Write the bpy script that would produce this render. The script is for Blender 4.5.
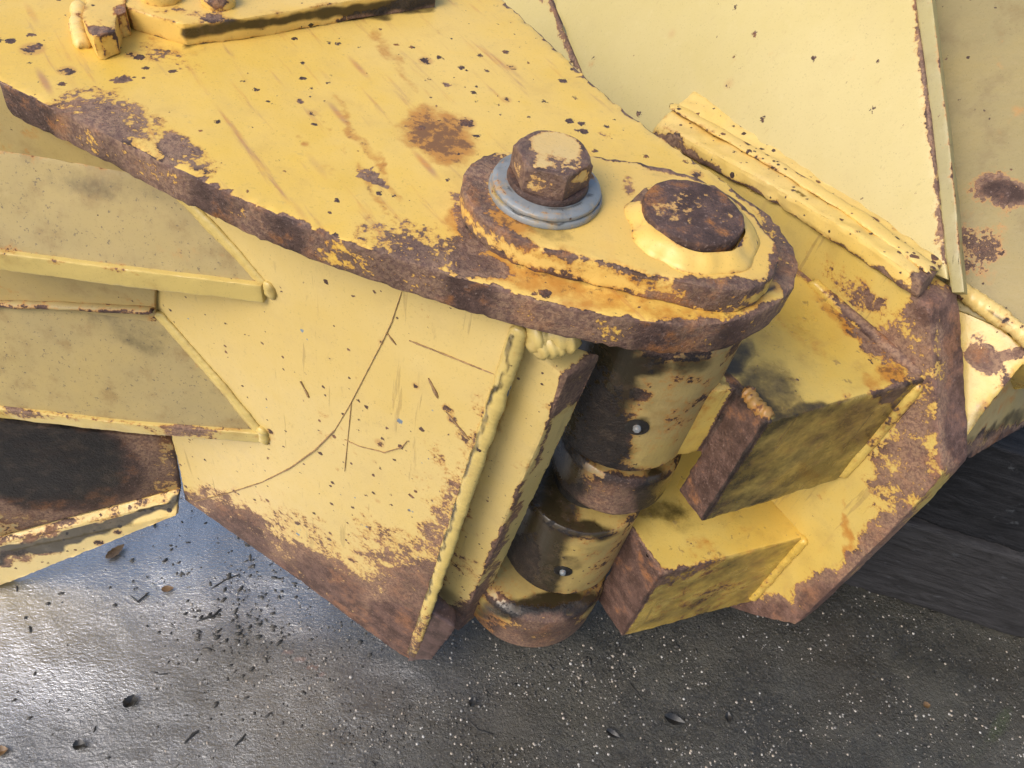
import bpy, bmesh, math, random
import numpy as np
from mathutils import Vector, Matrix, noise
random.seed(7); rng = np.random.default_rng(7)
for o in list(bpy.data.objects): bpy.data.objects.remove(o)
SC = bpy.context.scene
# ------------------------------------------------------------------ camera
F = 800.0; H = 1.0
_d = np.array([-147, 656, 800.]); _d /= np.linalg.norm(_d); _Z = -_d
_X = np.array([1., 0, 0]); _X -= _X @ _Z * _Z; _X /= np.linalg.norm(_X); _Y = np.cross(_Z, _X)
R = np.array([_X, _Y, _Z]); CAM = np.array([0, 0, H])
cd = bpy.data.cameras.new('camera'); cam = bpy.data.objects.new('camera', cd); SC.collection.objects.link(cam)
rx, ry, rz = R @ [1, 0, 0], R @ [0, -1, 0], R @ [0, 0, -1]
cam.matrix_world = Matrix(((rx[0], ry[0], rz[0], 0), (rx[1], ry[1], rz[1], 0), (rx[2], ry[2], rz[2], H), (0, 0, 0, 1)))
cd.sensor_width = 36; cd.lens = 36 * F / 1024; cd.clip_start = .01; cd.clip_end = 500
SC.camera = cam
# ------------------------------------------------------------------ light
SUN_EL, SUN_AZ = 45.0, -126.0          # azimuth from +Y towards +X
SUN_STR, SKY_STR, EXPO = 1.0, 0.15, 0.64
w = bpy.data.worlds.new('World'); SC.world = w; w.use_nodes = True
nt = w.node_tree; nt.nodes.clear()
sky = nt.nodes.new('ShaderNodeTexSky'); sky.sky_type = 'NISHITA'; sky.sun_disc = False
sky.sun_elevation = math.radians(SUN_EL); sky.sun_rotation = math.radians(SUN_AZ)
sky.air_density = 1.0; sky.dust_density = 3.5; sky.ozone_density = 1.0
bg = nt.nodes.new('ShaderNodeBackground'); bg.inputs[1].default_value = SKY_STR
wo = nt.nodes.new('ShaderNodeOutputWorld')
nt.links.new(sky.outputs[0], bg.inputs[0]); nt.links.new(bg.outputs[0], wo.inputs[0])
sl = bpy.data.lights.new('sun', 'SUN'); sl.energy = SUN_STR; sl.angle = math.radians(32); sl.color = (1, .985, .96)
so = bpy.data.objects.new('sun', sl); SC.collection.objects.link(so)
el, az = math.radians(SUN_EL), math.radians(SUN_AZ)
sd = Vector((math.sin(az) * math.cos(el), math.cos(az) * math.cos(el), math.sin(el)))
so.rotation_euler = sd.to_track_quat('Z', 'Y').to_euler(); so.location = (-1, 1, 3)
SC.view_settings.view_transform = 'Standard'; SC.view_settings.look = 'None'
SC.view_settings.exposure = EXPO; SC.view_settings.gamma = 1

# ------------------------------------------------------------------ measuring helpers
def ray(px, py):
    r = R @ np.array([px - 512, py - 384, F]); return r / np.linalg.norm(r)
def hz(px, py, z):
    r = ray(px, py); return CAM + r * (z - H) / r[2]
def on(px, py, pl):
    r = ray(px, py); return CAM + r * (((pl[0] - CAM) @ pl[1]) / (r @ pl[1]))
def plane3(a, b, c):
    n = np.cross(b - a, c - a); return (a, n / np.linalg.norm(n))
def vplane(a, b):
    u = b - a; n = np.array([-u[1], u[0], 0]); return (a, n / np.linalg.norm(n))
def projv(v):
    c = (v - CAM) @ R; return 512 + F * c[:, 0] / c[:, 2], 384 + F * c[:, 1] / c[:, 2]
A = np.array

# ------------------------------------------------------------------ objects
ALL = SC.collection
BASE = {}
def thing(name, label, cat, loc=(0, 0, 0), group=None):
    o = bpy.data.objects.new(name, None); ALL.objects.link(o); o.location = loc; o.empty_display_size = .05
    o['label'] = label; o['category'] = cat
    if group: o['group'] = group
    BASE[o.name] = A(loc, float); return o
def base_of(p):
    b = np.zeros(3)
    while p is not None:
        b = b + A(p.location[:], float); p = p.parent
    return b
def smooth(x, a, b):
    t = np.clip((x - a) / (b - a), 0, 1); return t * t * (3 - 2 * t)
def evalblobs(v, blobs, warp=None):
    out = np.zeros(len(v))
    if not blobs: return out
    x, y = projv(v)
    if warp is not None: x = x + warp[0]; y = y + warp[1]
    for b in blobs:
        if callable(b): out = np.maximum(out, b(v, x, y)); continue
        if b[0] == 'line':                     # ('line', [(x,y)...], halfwidth, strength)
            P = b[1]; dm = np.full(len(v), 1e9)
            for (x0, y0), (x1, y1) in zip(P[:-1], P[1:]):
                dx, dy = x1 - x0, y1 - y0; t = np.clip(((x - x0) * dx + (y - y0) * dy) / (dx * dx + dy * dy), 0, 1)
                dm = np.minimum(dm, np.hypot(x - x0 - t * dx, y - y0 - t * dy))
            out = np.maximum(out, b[3] * (1 - smooth(dm, b[2] * .3, b[2] * 1.5))); continue
        cx, cy, ra, rb, ang, s = b
        ca, sa = math.cos(math.radians(ang)), math.sin(math.radians(ang))
        u = ((x - cx) * ca + (y - cy) * sa) / ra; q = (-(x - cx) * sa + (y - cy) * ca) / rb
        dd = np.hypot(u, q); out = np.maximum(out, s * (1 - smooth(dd, .45, 1.45)))
    return out
def creases(bm, deg=24):
    th = math.radians(deg); r = []
    for e in bm.edges:
        if len(e.link_faces) != 2 or e.calc_face_angle(0) > th: r.append(e)
    return r
def finish(name, bm, mat, parent=None, res=.008, bev=.0016, wob=.0006, edgewob=.0012, rust=None, stain=None, grime=None,
           deg=24, smooth_deg=40, subdiv=True, loc=None, wfreq=30, bseg=2):
    bmesh.ops.remove_doubles(bm, verts=bm.verts, dist=1e-5)
    bmesh.ops.recalc_face_normals(bm, faces=bm.faces)
    ce = creases(bm, deg)
    segs = A([[e.verts[0].co[:], e.verts[1].co[:]] for e in ce], float).reshape(-1, 2, 3)
    if bev and ce:
        bmesh.ops.bevel(bm, geom=ce, offset=bev, segments=bseg, affect='EDGES', profile=.6, clamp_overlap=True)
    if subdiv:
        bmesh.ops.triangulate(bm, faces=bm.faces)
        for _ in range(9):
            le = [e for e in bm.edges if e.calc_length() > res]
            if not le: break
            bmesh.ops.subdivide_edges(bm, edges=le, cuts=1, use_grid_fill=False)
            bmesh.ops.triangulate(bm, faces=[f for f in bm.faces if len(f.verts) > 3])
    bm.normal_update()
    v = A([x.co[:] for x in bm.verts], float); n = A([x.normal[:] for x in bm.verts], float)
    ed = np.full(len(v), .2)
    for a, b in segs:
        ab = b - a; L = ab @ ab
        if L < 1e-12: continue
        t = np.clip((v - a) @ ab / L, 0, 1); ed = np.minimum(ed, np.linalg.norm(v - a - t[:, None] * ab, axis=1))
    if wob or edgewob:
        off = A([noise.noise(Vector(p * wfreq)) for p in v]); off2 = A([noise.noise(Vector(p * 200 + Vector((7, 7, 7)))) if 0 else noise.noise(Vector(p * 200 + 7)) for p in v])
        off3 = A([noise.noise(Vector(p * 60 + 3)) for p in v])
        k = np.exp(-ed / .003)
        v = v + n * (wob * off + edgewob * .55 * k * (off2 + off3 - .25))[:, None]
    b = base_of(parent) if parent is not None else (A(loc, float) if loc is not None else np.zeros(3))
    for x, p in zip(bm.verts, v - b): x.co = p
    me = bpy.data.meshes.new(name); bm.to_mesh(me); bm.free()
    wp = None
    if rust or stain or grime:
        wp = [A([7 * noise.noise(Vector(p * 22 + q)) + 5 * noise.noise(Vector(p * 70 + q)) for p in v]) for q in (0, 9)] if len(v) > 1500 else None
    for nm, arr in (('edge', ed), ('rust', evalblobs(v, rust, wp)), ('stain', evalblobs(v, stain, wp)), ('grime', evalblobs(v, grime, wp))):
        at = me.attributes.new(nm, 'FLOAT', 'POINT'); at.data.foreach_set('value', arr.astype(np.float32))
    for p in me.polygons: p.use_smooth = True
    me.set_sharp_from_angle(angle=math.radians(smooth_deg))
    me.materials.append(mat)
    o = bpy.data.objects.new(name, me); ALL.objects.link(o)
    if parent is not None: o.parent = parent
    elif loc is not None: o.location = loc
    return o
def prism_bm(pts, off, bm=None):
    bm = bm or bmesh.new(); off = A(off, float)
    t = [bm.verts.new(p) for p in pts]; u = [bm.verts.new(A(p) + off) for p in pts]
    bm.faces.new(t); bm.faces.new(u[::-1]); N = len(t)
    for i in range(N): bm.faces.new((t[i], u[i], u[(i + 1) % N], t[(i + 1) % N]))
    return bm
def hexa_bm(p, bm=None):           # p: four front + four matching back
    bm = bm or bmesh.new(); v = [bm.verts.new(x) for x in p]
    for f in ((0, 1, 2, 3), (7, 6, 5, 4), (0, 4, 5, 1), (1, 5, 6, 2), (2, 6, 7, 3), (3, 7, 4, 0)): bm.faces.new([v[i] for i in f])
    return bm
def lathe_bm(cx, cy, prof, seg=96, ecc=None, bm=None):     # prof: (r,z) top to bottom
    bm = bm or bmesh.new(); rings = []
    for r, z in prof:
        if r < 1e-6: rings.append([bm.verts.new((cx, cy, z))]); continue
        rings.append([bm.verts.new((cx + r * math.cos(2 * math.pi * i / seg), cy + r * math.sin(2 * math.pi * i / seg), z)) for i in range(seg)])
    for a, b in zip(rings[:-1], rings[1:]):
        for i in range(seg):
            j = (i + 1) % seg
            if len(a) == 1: bm.faces.new((a[0], b[i], b[j]))
            elif len(b) == 1: bm.faces.new((a[i], b[0], a[j]))
            else: bm.faces.new((a[i], b[i], b[j], a[j]))
    return bm
def bead_bm(pts, r, ripple=.16, step=.0016, pitch=.007, seg=14, bm=None, flat=1.0, up=None):
    """weld bead: a tube with fish-scale ripples"""
    bm = bm or bmesh.new(); P = [Vector(p) for p in pts]
    S = [0]
    for a, b in zip(P[:-1], P[1:]): S.append(S[-1] + (b - a).length)
    n = max(3, int(S[-1] / step)); prev = None; first = None; ph = random.random() * 9
    for k in range(n + 1):
        s = S[-1] * k / n; i = max(0, min(len(P) - 2, next((j for j in range(len(S) - 1) if S[j + 1] >= s - 1e-9), len(P) - 2)))
        t = (s - S[i]) / max(1e-9, S[i + 1] - S[i]); c = P[i].lerp(P[i + 1], t)
        d = (P[min(i + 1, len(P) - 1)] - P[i]).normalized()
        u = Vector(up) if up is not None else Vector((0, 0, 1))
        if abs(d.dot(u)) > .93: u = Vector((0, -1, .1))
        x = d.cross(u).normalized(); y = x.cross(d)
        q = (s / pitch + .35 * noise.noise(Vector((s * 60, ph, 0)))) % 1
        rr = r * (1 + ripple * (q ** 1.5 - .5) + .22 * noise.noise(Vector((s * 55, ph, 2)))) * min(1, .55 + min(k, n - k) / 4)
        ring = []
        for m in range(seg):
            a = 2 * math.pi * m / seg
            jit = 1 + .08 * noise.noise(Vector((s * 160, m * .9, ph)))
            sh = d * (-.35 * pitch * abs(math.sin(a)))   # crescents
            ring.append(bm.verts.new(c + x * rr * jit * math.cos(a) + y * rr * jit * flat * math.sin(a) + sh))
        if prev:
            for m in range(seg): bm.faces.new((prev[m], ring[m], ring[(m + 1) % seg], prev[(m + 1) % seg]))
        else: first = ring
        prev = ring
    bm.faces.new(first[::-1]); bm.faces.new(prev)
    return bm
def bead(name, pts, r, mat, parent, **k):
    fk = {q: k.pop(q) for q in ('rust', 'stain', 'grime') if q in k}
    return finish(name, bead_bm(pts, r, **k), mat, parent, bev=0, wob=.0004, edgewob=0, subdiv=False, smooth_deg=80, **fk)

# ------------------------------------------------------------------ materials
class N:
    def __init__(s, name):
        s.m = bpy.data.materials.new(name); s.m.use_nodes = True; s.t = s.m.node_tree; s.t.nodes.clear()
        s.out = s.t.nodes.new('ShaderNodeOutputMaterial'); s.b = s.t.nodes.new('ShaderNodeBsdfPrincipled')
        s.t.links.new(s.b.outputs[0], s.out.inputs[0])
        s.co = s.t.nodes.new('ShaderNodeTexCoord').outputs['Object']
    def L(s, a, b):
        if isinstance(a, (int, float)): b.default_value = a
        elif isinstance(a, tuple): b.default_value = (*a, 1) if len(a) == 3 and b.type == 'RGBA' else a
        else: s.t.links.new(a, b)
    def attr(s, n):
        x = s.t.nodes.new('ShaderNodeAttribute'); x.attribute_name = n; return x.outputs['Fac']
    def map(s, v, scale=(1, 1, 1), rot=(0, 0, 0), loc=(0, 0, 0)):
        x = s.t.nodes.new('ShaderNodeMapping'); s.L(v, x.inputs[0]); x.inputs[1].default_value = loc
        x.inputs[2].default_value = rot; x.inputs[3].default_value = scale; return x.outputs[0]
    def noise(s, sc, det=5, rough=.55, v=None, dist=0):
        x = s.t.nodes.new('ShaderNodeTexNoise'); s.L(v if v is not None else s.co, x.inputs['Vector'])
        x.inputs['Scale'].default_value = sc; x.inputs['Detail'].default_value = det; x.inputs['Roughness'].default_value = rough
        x.inputs['Distortion'].default_value = dist; return x.outputs['Fac']
    def vor(s, sc, v=None, rnd=1, feat='F1'):
        x = s.t.nodes.new('ShaderNodeTexVoronoi'); s.L(v if v is not None else s.co, x.inputs['Vector']); x.feature = feat
        x.inputs['Scale'].default_value = sc; x.inputs['Randomness'].default_value = rnd; return x.outputs
    def math(s, op, a, b=0, c=0, clamp=False):
        x = s.t.nodes.new('ShaderNodeMath'); x.operation = op; x.use_clamp = clamp
        for i, q in enumerate((a, b, c)): s.L(q, x.inputs[i])
        return x.outputs[0]
    def step(s, v, a, b, to=(0, 1)):
        x = s.t.nodes.new('ShaderNodeMapRange'); x.interpolation_type = 'SMOOTHSTEP'; s.L(v, x.inputs[0])
        x.inputs[1].default_value = a; x.inputs[2].default_value = b; x.inputs[3].default_value = to[0]; x.inputs[4].default_value = to[1]
        return x.outputs[0]
    def mix(s, f, a, b, mode='MIX'):
        x = s.t.nodes.new('ShaderNodeMix'); x.data_type = 'RGBA'; x.blend_type = mode
        s.L(f, x.inputs[0]); s.L(a, x.inputs[6]); s.L(b, x.inputs[7]); return x.outputs[2]
    def bump(s, h, st, dist, n=None):
        x = s.t.nodes.new('ShaderNodeBump'); x.inputs['Strength'].default_value = st; x.inputs['Distance'].default_value = dist
        s.L(h, x.inputs['Height'])
        if n is not None: s.L(n, x.inputs['Normal'])
        return x.outputs[0]
    def sep(s, v):
        x = s.t.nodes.new('ShaderNodeSeparateXYZ'); s.L(v, x.inputs[0]); return x.outputs
    def vm(s, op, a, b=(0, 0, 0)):
        x = s.t.nodes.new('ShaderNodeVectorMath'); x.operation = op; s.L(a, x.inputs[0]); s.L(b, x.inputs[1]); return x.outputs[0]

def rust_color(n, dark=1.0, warm=.5):
    a = n.noise(55, 8, .7); b = n.noise(16, 5, .6); c = n.noise(420, 4, .6)
    brown = (.050 * dark, .025 * dark, .017 * dark); purple = (.105 * dark, .058 * dark, .043 * dark); orange = (.32 * dark, .12 * dark, .022 * dark)
    col = n.mix(n.step(a, .38, .62), brown, purple)
    col = n.mix(n.math('MULTIPLY', n.step(n.math('ADD', n.math('MULTIPLY', a, .5), n.math('MULTIPLY', b, .5)), .50, .60), warm), col, orange)
    col = n.mix(n.step(c, .58, .72, (0, .55)), col, (.30, .21, .17))
    col = n.mix(n.step(c, .44, .30, (0, .6)), col, (.02, .012, .011))
    return col, a, c

def paint(name, col, col2, thr=.66, edgek=.22, edgew=.004, rustk=.5, spots=.5, spot_sc=28, streak=0, streak_rot=0, dirt=.25, rough=.42,
          warm=.45, rdark=1.0, stainc=(.42, .17, .025), grime_shadec=(.007, .006, .005), fine=60, bumpk=1.0, speck=0, scratch=0, bluechip=0):
    n = N(name)
    E_, Ru, St, Gr = n.attr('edge'), n.attr('rust'), n.attr('stain'), n.attr('grime')
    n1 = n.noise(fine, 9, .68); n2 = n.noise(11, 5, .6); n3 = n.noise(300, 3, .6)
    rc, ra, rf = rust_color(n, rdark, warm)
    # rust field
    ek = n.math('MULTIPLY', n.math('POWER', 2.718, n.math('DIVIDE', E_, -edgew)), edgek)
    f = n.math('ADD', n.math('MULTIPLY', n1, .62), n.math('MULTIPLY', n2, .38))
    f = n.math('ADD', f, n.math('ADD', ek, n.math('MULTIPLY', Ru, rustk * 1.5)))
    f = n.math('ADD', f, n.math('MULTIPLY', n.math('SUBTRACT', n3, .5), n.math('ADD', .20, n.math('MULTIPLY', Ru, .7))))
    m1 = n.step(f, thr, thr + .035)
    halo = n.step(f, thr - .07, thr + .02)
    # isolated chips, each with its own size
    v = n.vor(spot_sc)
    cr = n.sep(v['Color'])
    dist = n.math('ADD', v['Distance'], n.math('MULTIPLY', n.math('SUBTRACT', n.noise(220, 5, .65), .5), .42))
    clu = n.step(n.noise(7, 3, .6, v=n.map(n.co, (1, 1, 1), (0, 0, 0), (3, 1, 2))), .36, .66, (.45, 1.25))
    size = n.math('MULTIPLY', clu, n.math('MULTIPLY', n.math('POWER', cr[0], 5), .27 * spots))
    m2 = n.step(n.math('SUBTRACT', size, dist), -.005, .012)
    v2 = n.vor(spot_sc * 3.1); cr2 = n.sep(v2['Color'])
    d2 = n.math('ADD', v2['Distance'], n.math('MULTIPLY', n.math('SUBTRACT', n.noise(500, 3, .6), .5), .5))
    m3 = n.step(n.math('SUBTRACT', n.math('MULTIPLY', clu, n.math('MULTIPLY', n.math('POWER', cr2[1], 3.0), .33 * spots)), d2), -.01, .03)
    mask = n.math('MAXIMUM', m1, n.math('MAXIMUM', m2, m3))
    lw = n.math('MULTIPLY', n.math('MULTIPLY', n.step(Ru, .15, .28), n.step(Ru, .40, .50, (1, 0))), n.step(n2, .35, .6, (.25, .75)))
    rc = n.mix(lw, rc, n.mix(n.step(n3, .4, .6), (.19, .105, .075), (.36, .22, .13)))
    # paint
    big = n.noise(5.5, 4, .6); mid = n.noise(34, 6, .65)
    pc = n.mix(n.step(n.math('ADD', n.math('MULTIPLY', big, .7), n.math('MULTIPLY', mid, .3)), .36, .64), col, col2)
    pc = n.mix(n.step(mid, .50, .75, (0, dirt)), pc, tuple(c * k for c, k in zip(col, (.62, .52, .45))))
    pc = n.mix(n.step(n3, .62, .75, (0, .35)), pc, tuple(c * .55 for c in col))
    pc = n.mix(n.step(n.noise(90, 7, .7), .56, .70, (0, .25)), pc, tuple(min(1, c * k) for c, k in zip(col, (1.15, 1.2, 1.5))))
    pc = n.mix(n.step(n.noise(620, 3, .65), .62, .70, (0, .42)), pc, tuple(c * .35 for c in col))
    pc = n.mix(n.step(n.noise(150, 5, .7, v=n.map(n.co, (1, 1, .35), (.3, .5, .2))), .60, .72, (0, .35)), pc, (.36, .24, .10))
    if speck: pc = n.mix(n.step(n.noise(260, 6, .75), .58, .66, (0, speck)), pc, (.10, .075, .05))
    # streaks run away from the chips
    if streak:
        q = n.map(n.co, (1, 1, 1), (0, 0, streak_rot))
        q2 = n.map(q, (95, 9, 20))
        sn = n.noise(1.0, 5, .62, v=q2)
        sm = n.math('MULTIPLY', n.step(sn, .56, .76), streak)
        sp = n.vor(1.0, v=n.map(q, (75, 13, 13))); sc3 = n.sep(sp['Color'])
        s2 = n.math('MULTIPLY', n.step(sp['Distance'], .30, .05), n.step(sc3[0], .72, .95))
        sm = n.math('MAXIMUM', sm, n.math('MULTIPLY', s2, streak * .9))
        pc = n.mix(sm, pc, n.mix(n.step(mid, .4, .6), (.50, .20, .045), (.33, .16, .09)))
    ho = n.math('MAXIMUM', n.step(n.math('SUBTRACT', size, n.math('ADD', v['Distance'], -.10)), .0, .10), 0)
    pc = n.mix(n.math('MULTIPLY', n.math('MULTIPLY', ho, n.step(size, .02, .08)), .5), pc, (.40, .17, .05))
    hn = n.math('MULTIPLY', halo, .62)
    pc = n.mix(hn, pc, (.42, .18, .035))
    sm = n.step(n.math('ADD', n.math('MULTIPLY', n1, 1.3), n.math('MULTIPLY', St, .85)), .88, 1.35)
    pc = n.mix(n.math('MULTIPLY', sm, .85), pc, stainc)
    stc = n.step(n.math('ADD', n.math('MULTIPLY', n.noise(130, 8, .75), .6), n.math('MULTIPLY', St, .28)), .50, .56)
    pc = n.mix(n.math('MULTIPLY', stc, n.step(St, .3, .7, (0, .75))), pc, (.11, .05, .025))
    if scratch:
        sv = n.noise(1.0, 4, .6, v=n.map(n.co, (90, 90, 6), (.2, .35, 0)))
        ssm = n.math('MULTIPLY', n.step(sv, .63, .68), scratch); mask = n.math('MAXIMUM', mask, ssm)
    if bluechip: rc = n.mix(n.math('MULTIPLY', n.step(n.math('SUBTRACT', n.math('MAXIMUM', m2, m3), m1), .3, .6), n.step(n.vor(22)['Distance'], .32, .22)), rc, (.20, .27, .32))
    full = n.mix(mask, pc, rc)
    gm = n.step(n.math('ADD', n.math('MULTIPLY', n.noise(24, 8, .7), .5), n.math('MULTIPLY', Gr, .62)), .40, .68)  # dark coat: real dirt, plus shade painted into gaps and unlit faces
    full = n.mix(n.math('MULTIPLY', gm, .93), full, n.mix(n.step(n1, .5, .66), grime_shadec, (.040, .030, .020)))
    n.L(full, n.b.inputs['Base Color'])
    rg = n.math('ADD', n.math('MULTIPLY', mask, .24), n.math('ADD', rough, n.math('MULTIPLY', n.math('SUBTRACT', n2, .5), .25)))
    rg = n.math('SUBTRACT', rg, n.math('MULTIPLY', gm, .12))
    n.L(rg, n.b.inputs['Roughness'])
    hgt = n.math('ADD', n.math('MULTIPLY', mask, -1.0), n.math('ADD', n.math('MULTIPLY', n.math('MULTIPLY', mask, rf), 1.1), n.math('MULTIPLY', n.noise(45, 5, .6), .5)))
    pit = n.math('MULTIPLY', n.math('MULTIPLY', n.noise(170, 8, .75), mask), 1.0)
    b1 = n.bump(n.math('ADD', n.noise(26, 4, .55), n.math('MULTIPLY', n.noise(420, 3, .6), .10)), .35 * bumpk, .0022)
    b2 = n.bump(pit, .8 * bumpk, .0022, b1)
    n.L(n.bump(hgt, .8 * bumpk, .0010, b2), n.b.inputs['Normal'])
    return n.m

def simple(name, c1, c2, sc=60, rough=.6, bump=.5, metal=0, dist=.0008, stretch=(1, 1, 1)):
    n = N(name); v = n.map(n.co, stretch)
    a = n.noise(sc, 8, .68, v=v); b = n.noise(sc * 5, 4, .6, v=v)
    col = n.mix(n.step(a, .36, .64), c1, c2); col = n.mix(n.step(b, .58, .7, (0, .5)), col, tuple(min(1, x * 1.9 + .02) for x in c2))
    n.L(col, n.b.inputs['Base Color']); n.L(n.math('ADD', rough - .1, n.math('MULTIPLY', b, .2)), n.b.inputs['Roughness'])
    n.b.inputs['Metallic'].default_value = metal
    n.L(n.bump(n.math('ADD', a, n.math('MULTIPLY', b, .5)), bump, dist), n.b.inputs['Normal']); return n.m

WARM, WARM2 = (.66, .42, .065), (.68, .46, .12)
PALE, PALE2 = (.47, .375, .14), (.50, .405, .17)
MID, MID2 = (.60, .43, .135), (.62, .465, .18)
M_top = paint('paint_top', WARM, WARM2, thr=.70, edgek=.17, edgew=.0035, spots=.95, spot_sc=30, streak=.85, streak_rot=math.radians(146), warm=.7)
M_lug = paint('paint_lug_plate', (.66, .42, .09), (.68, .46, .13), thr=.69, edgek=.19, edgew=.004, spots=.3, warm=.95, streak=.1)
M_side = paint('paint_side', MID, MID2, thr=.70, edgek=.05, edgew=.004, spots=1.0, spot_sc=38, dirt=.15, scratch=.25, bluechip=1, rdark=1.45, warm=.25)
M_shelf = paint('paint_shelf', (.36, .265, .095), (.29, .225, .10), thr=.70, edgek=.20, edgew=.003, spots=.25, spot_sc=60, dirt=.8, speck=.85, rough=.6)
M_panel = paint('paint_panel', PALE, PALE2, thr=.72, edgek=.14, edgew=.0035, spots=.6, spot_sc=17, dirt=.1)
M_bar = paint('paint_bar', (.68, .47, .14), (.70, .53, .22), thr=.70, edgek=.14, edgew=.004, spots=1.1, spot_sc=42, dirt=.2)
M_spot = paint('paint_cap_bar', (.68, .46, .11), (.70, .50, .17), thr=.70, edgek=.16, edgew=.004, spots=2.0, spot_sc=52, dirt=.25)
M_edgeband = paint('paint_panel_edge', (.34, .28, .11), (.30, .25, .11), thr=.72, spots=.4, dirt=.4)
M_stop = paint('paint_stop_bar', MID, MID2, thr=.69, edgek=.16, edgew=.005, spots=1.0, spot_sc=45, scratch=.15, rdark=1.2)
M_arm = paint('paint_arm', (.60, .39, .07), (.56, .41, .11), rough=.30, thr=.67, edgek=.10, edgew=.005, spots=.4, streak=.2, streak_rot=.9, dirt=.5, scratch=.4, rdark=1.4)
M_ring = paint('paint_ring', (.44, .31, .09), (.36, .26, .10), thr=.58, edgek=.14, edgew=.005, spots=.6, dirt=.6, rdark=.8, warm=.4, rough=.4)
M_weld = paint('paint_weld', (.58, .43, .13), (.52, .39, .13), thr=.68, edgek=0, spots=.4, dirt=.5, rough=.35)
M_weldbrown = paint('paint_weld_brown', (.42, .25, .07), (.30, .17, .05), thr=.56, edgek=0, spots=.4, dirt=.6, rough=.4)
M_rust = simple('bare_rusty_steel', (.05, .03, .024), (.10, .06, .05), 60, .5, .8)
M_edge = simple('torch_cut_rust', (.07, .04, .03), (.17, .08, .045), 50, .55, 1.0, dist=.0015)
M_zinc = paint('zinc_washer_blue', (.13, .155, .165), (.24, .25, .25), thr=.64, edgek=.10, edgew=.001, spots=.8, dirt=.9, warm=.7, rough=.42, stainc=(.45, .30, .08), fine=90)
M_dark = simple('black_grease', (.010, .009, .008), (.03, .025, .02), 40, .45, .6)
M_bolt = paint('bolt_head_rust', (.60, .40, .13), (.58, .42, .18), thr=.68, edgek=.2, edgew=.003, spots=.0, warm=.25, rough=.3, rdark=.95, fine=45)
M_scr = simple('scratch_rust', (.20, .12, .06), (.34, .21, .09), 80, .6, .3)

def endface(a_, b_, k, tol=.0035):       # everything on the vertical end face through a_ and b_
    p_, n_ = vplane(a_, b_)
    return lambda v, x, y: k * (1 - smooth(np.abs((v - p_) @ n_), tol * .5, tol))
def rim(zlo, zhi, k):           # wear on the cut side of a flat plate
    def f(v, x, y):
        return k * ((v[:, 2] < zhi - .0004) & (v[:, 2] > zlo)).astype(float) * (.75 + .25 * np.sin(x * .05) * np.sin(x * .021 + 1))
    return f
def grease_shade(x0, y0, x1, y1, k, base):     # caked grease plus painted shade on the pinched side of the knuckles
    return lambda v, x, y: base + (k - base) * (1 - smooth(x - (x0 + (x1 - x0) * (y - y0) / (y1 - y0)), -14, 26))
# ------------------------------------------------------------------ the swinging frame (left / front half of the hinge)
ZT = .68
px_axis = hz(690, 210, ZT); PX, PY = px_axis[0], px_axis[1]
GZ = .035
frame = thing('excavator_frame', 'worn yellow steel frame with a hex bolt on top and ribs at its left', 'machine part', (0.05, .40, GZ))
top_px = [(-70, 45), (0, 83), (50, 106), (100, 131), (150, 157), (200, 181), (250, 204), (300, 225), (350, 243), (400, 259), (450, 275), (500, 290),
          (560, 306), (620, 318), (680, 325), (722, 324), (755, 315), (780, 302), (795, 286), (799, 268), (794, 247), (780, 226), (760, 207), (735, 189), (700, 164),
          (640, 122), (585, 76), (545, 37), (500, -3), (470, -32), (430, -75), (150, -120), (-120, -90)]
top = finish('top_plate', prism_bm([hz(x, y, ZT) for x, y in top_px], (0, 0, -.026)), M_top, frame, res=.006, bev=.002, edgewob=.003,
    rust=[rim(ZT - .04, ZT, .55), (112, 114, 62, 22, 20, .34), (185, 150, 40, 14, 32, .33), (172, 57, 40, 12, 20, .30), (415, 243, 60, 24, 12, .36), (475, 262, 45, 12, 20, .45),
          (462, 215, 12, 25, -20, .42), (785, 250, 22, 60, -20, .4), (780, 315, 60, 18, -20, .4), (725, 320, 60, 14, 0, .30), (470, 243, 20, 26, 40, .4),
          ('line', [(330, 140), (352, 165), (380, 200)], 4, .0), ('line', [(-10, 100), (100, 143), (200, 193), (300, 240), (400, 273), (470, 293)], 9, .34),
          ('line', [(470, 293), (560, 320), (680, 342), (770, 325), (800, 280)], 7, .22)],
    stain=[('line', [(455, 215), (475, 250), (540, 280), (640, 305), (720, 315), (785, 280)], 14, .62), ('line', [(336, 100), (352, 122), (385, 165)], 4, 0.62), ('line', [(350, 130), (372, 160), (400, 200)], 5, 0.64), ('line', [(345, 150), (362, 175), (388, 215)], 4, 0.58), ('line', [(362, 175), (380, 200), (400, 232)], 4, 0.62), ('line', [(296, 128), (310, 150)], 3, 0.56), ('line', [(316, 108), (330, 128)], 3, 0.56), ('line', [(374, 28), (405, 70), (420, 95)], 6, 0.54), (440, 138, 40, 28, 15, .9), (170, 50, 50, 16, 10, .35), (478, 225, 30, 30, 0, .7), (520, 280, 70, 14, 18, .6), (330, 175, 10, 60, -35, .25), (600, 308, 90, 9, 8, .5),
           (700, 175, 50, 5, 30, .3)],
    grime=[('line', [(185, 42), (300, 24), (435, 8)], 5, .6), (250, 18, 90, 8, -8, .4), ('line', [(460, 205), (468, 228), (500, 250), (560, 274), (640, 293), (700, 303), (745, 302), (775, 288)], 3.2, .62)])  # dirt round the doubler's foot also acts as painted contact shade
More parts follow.
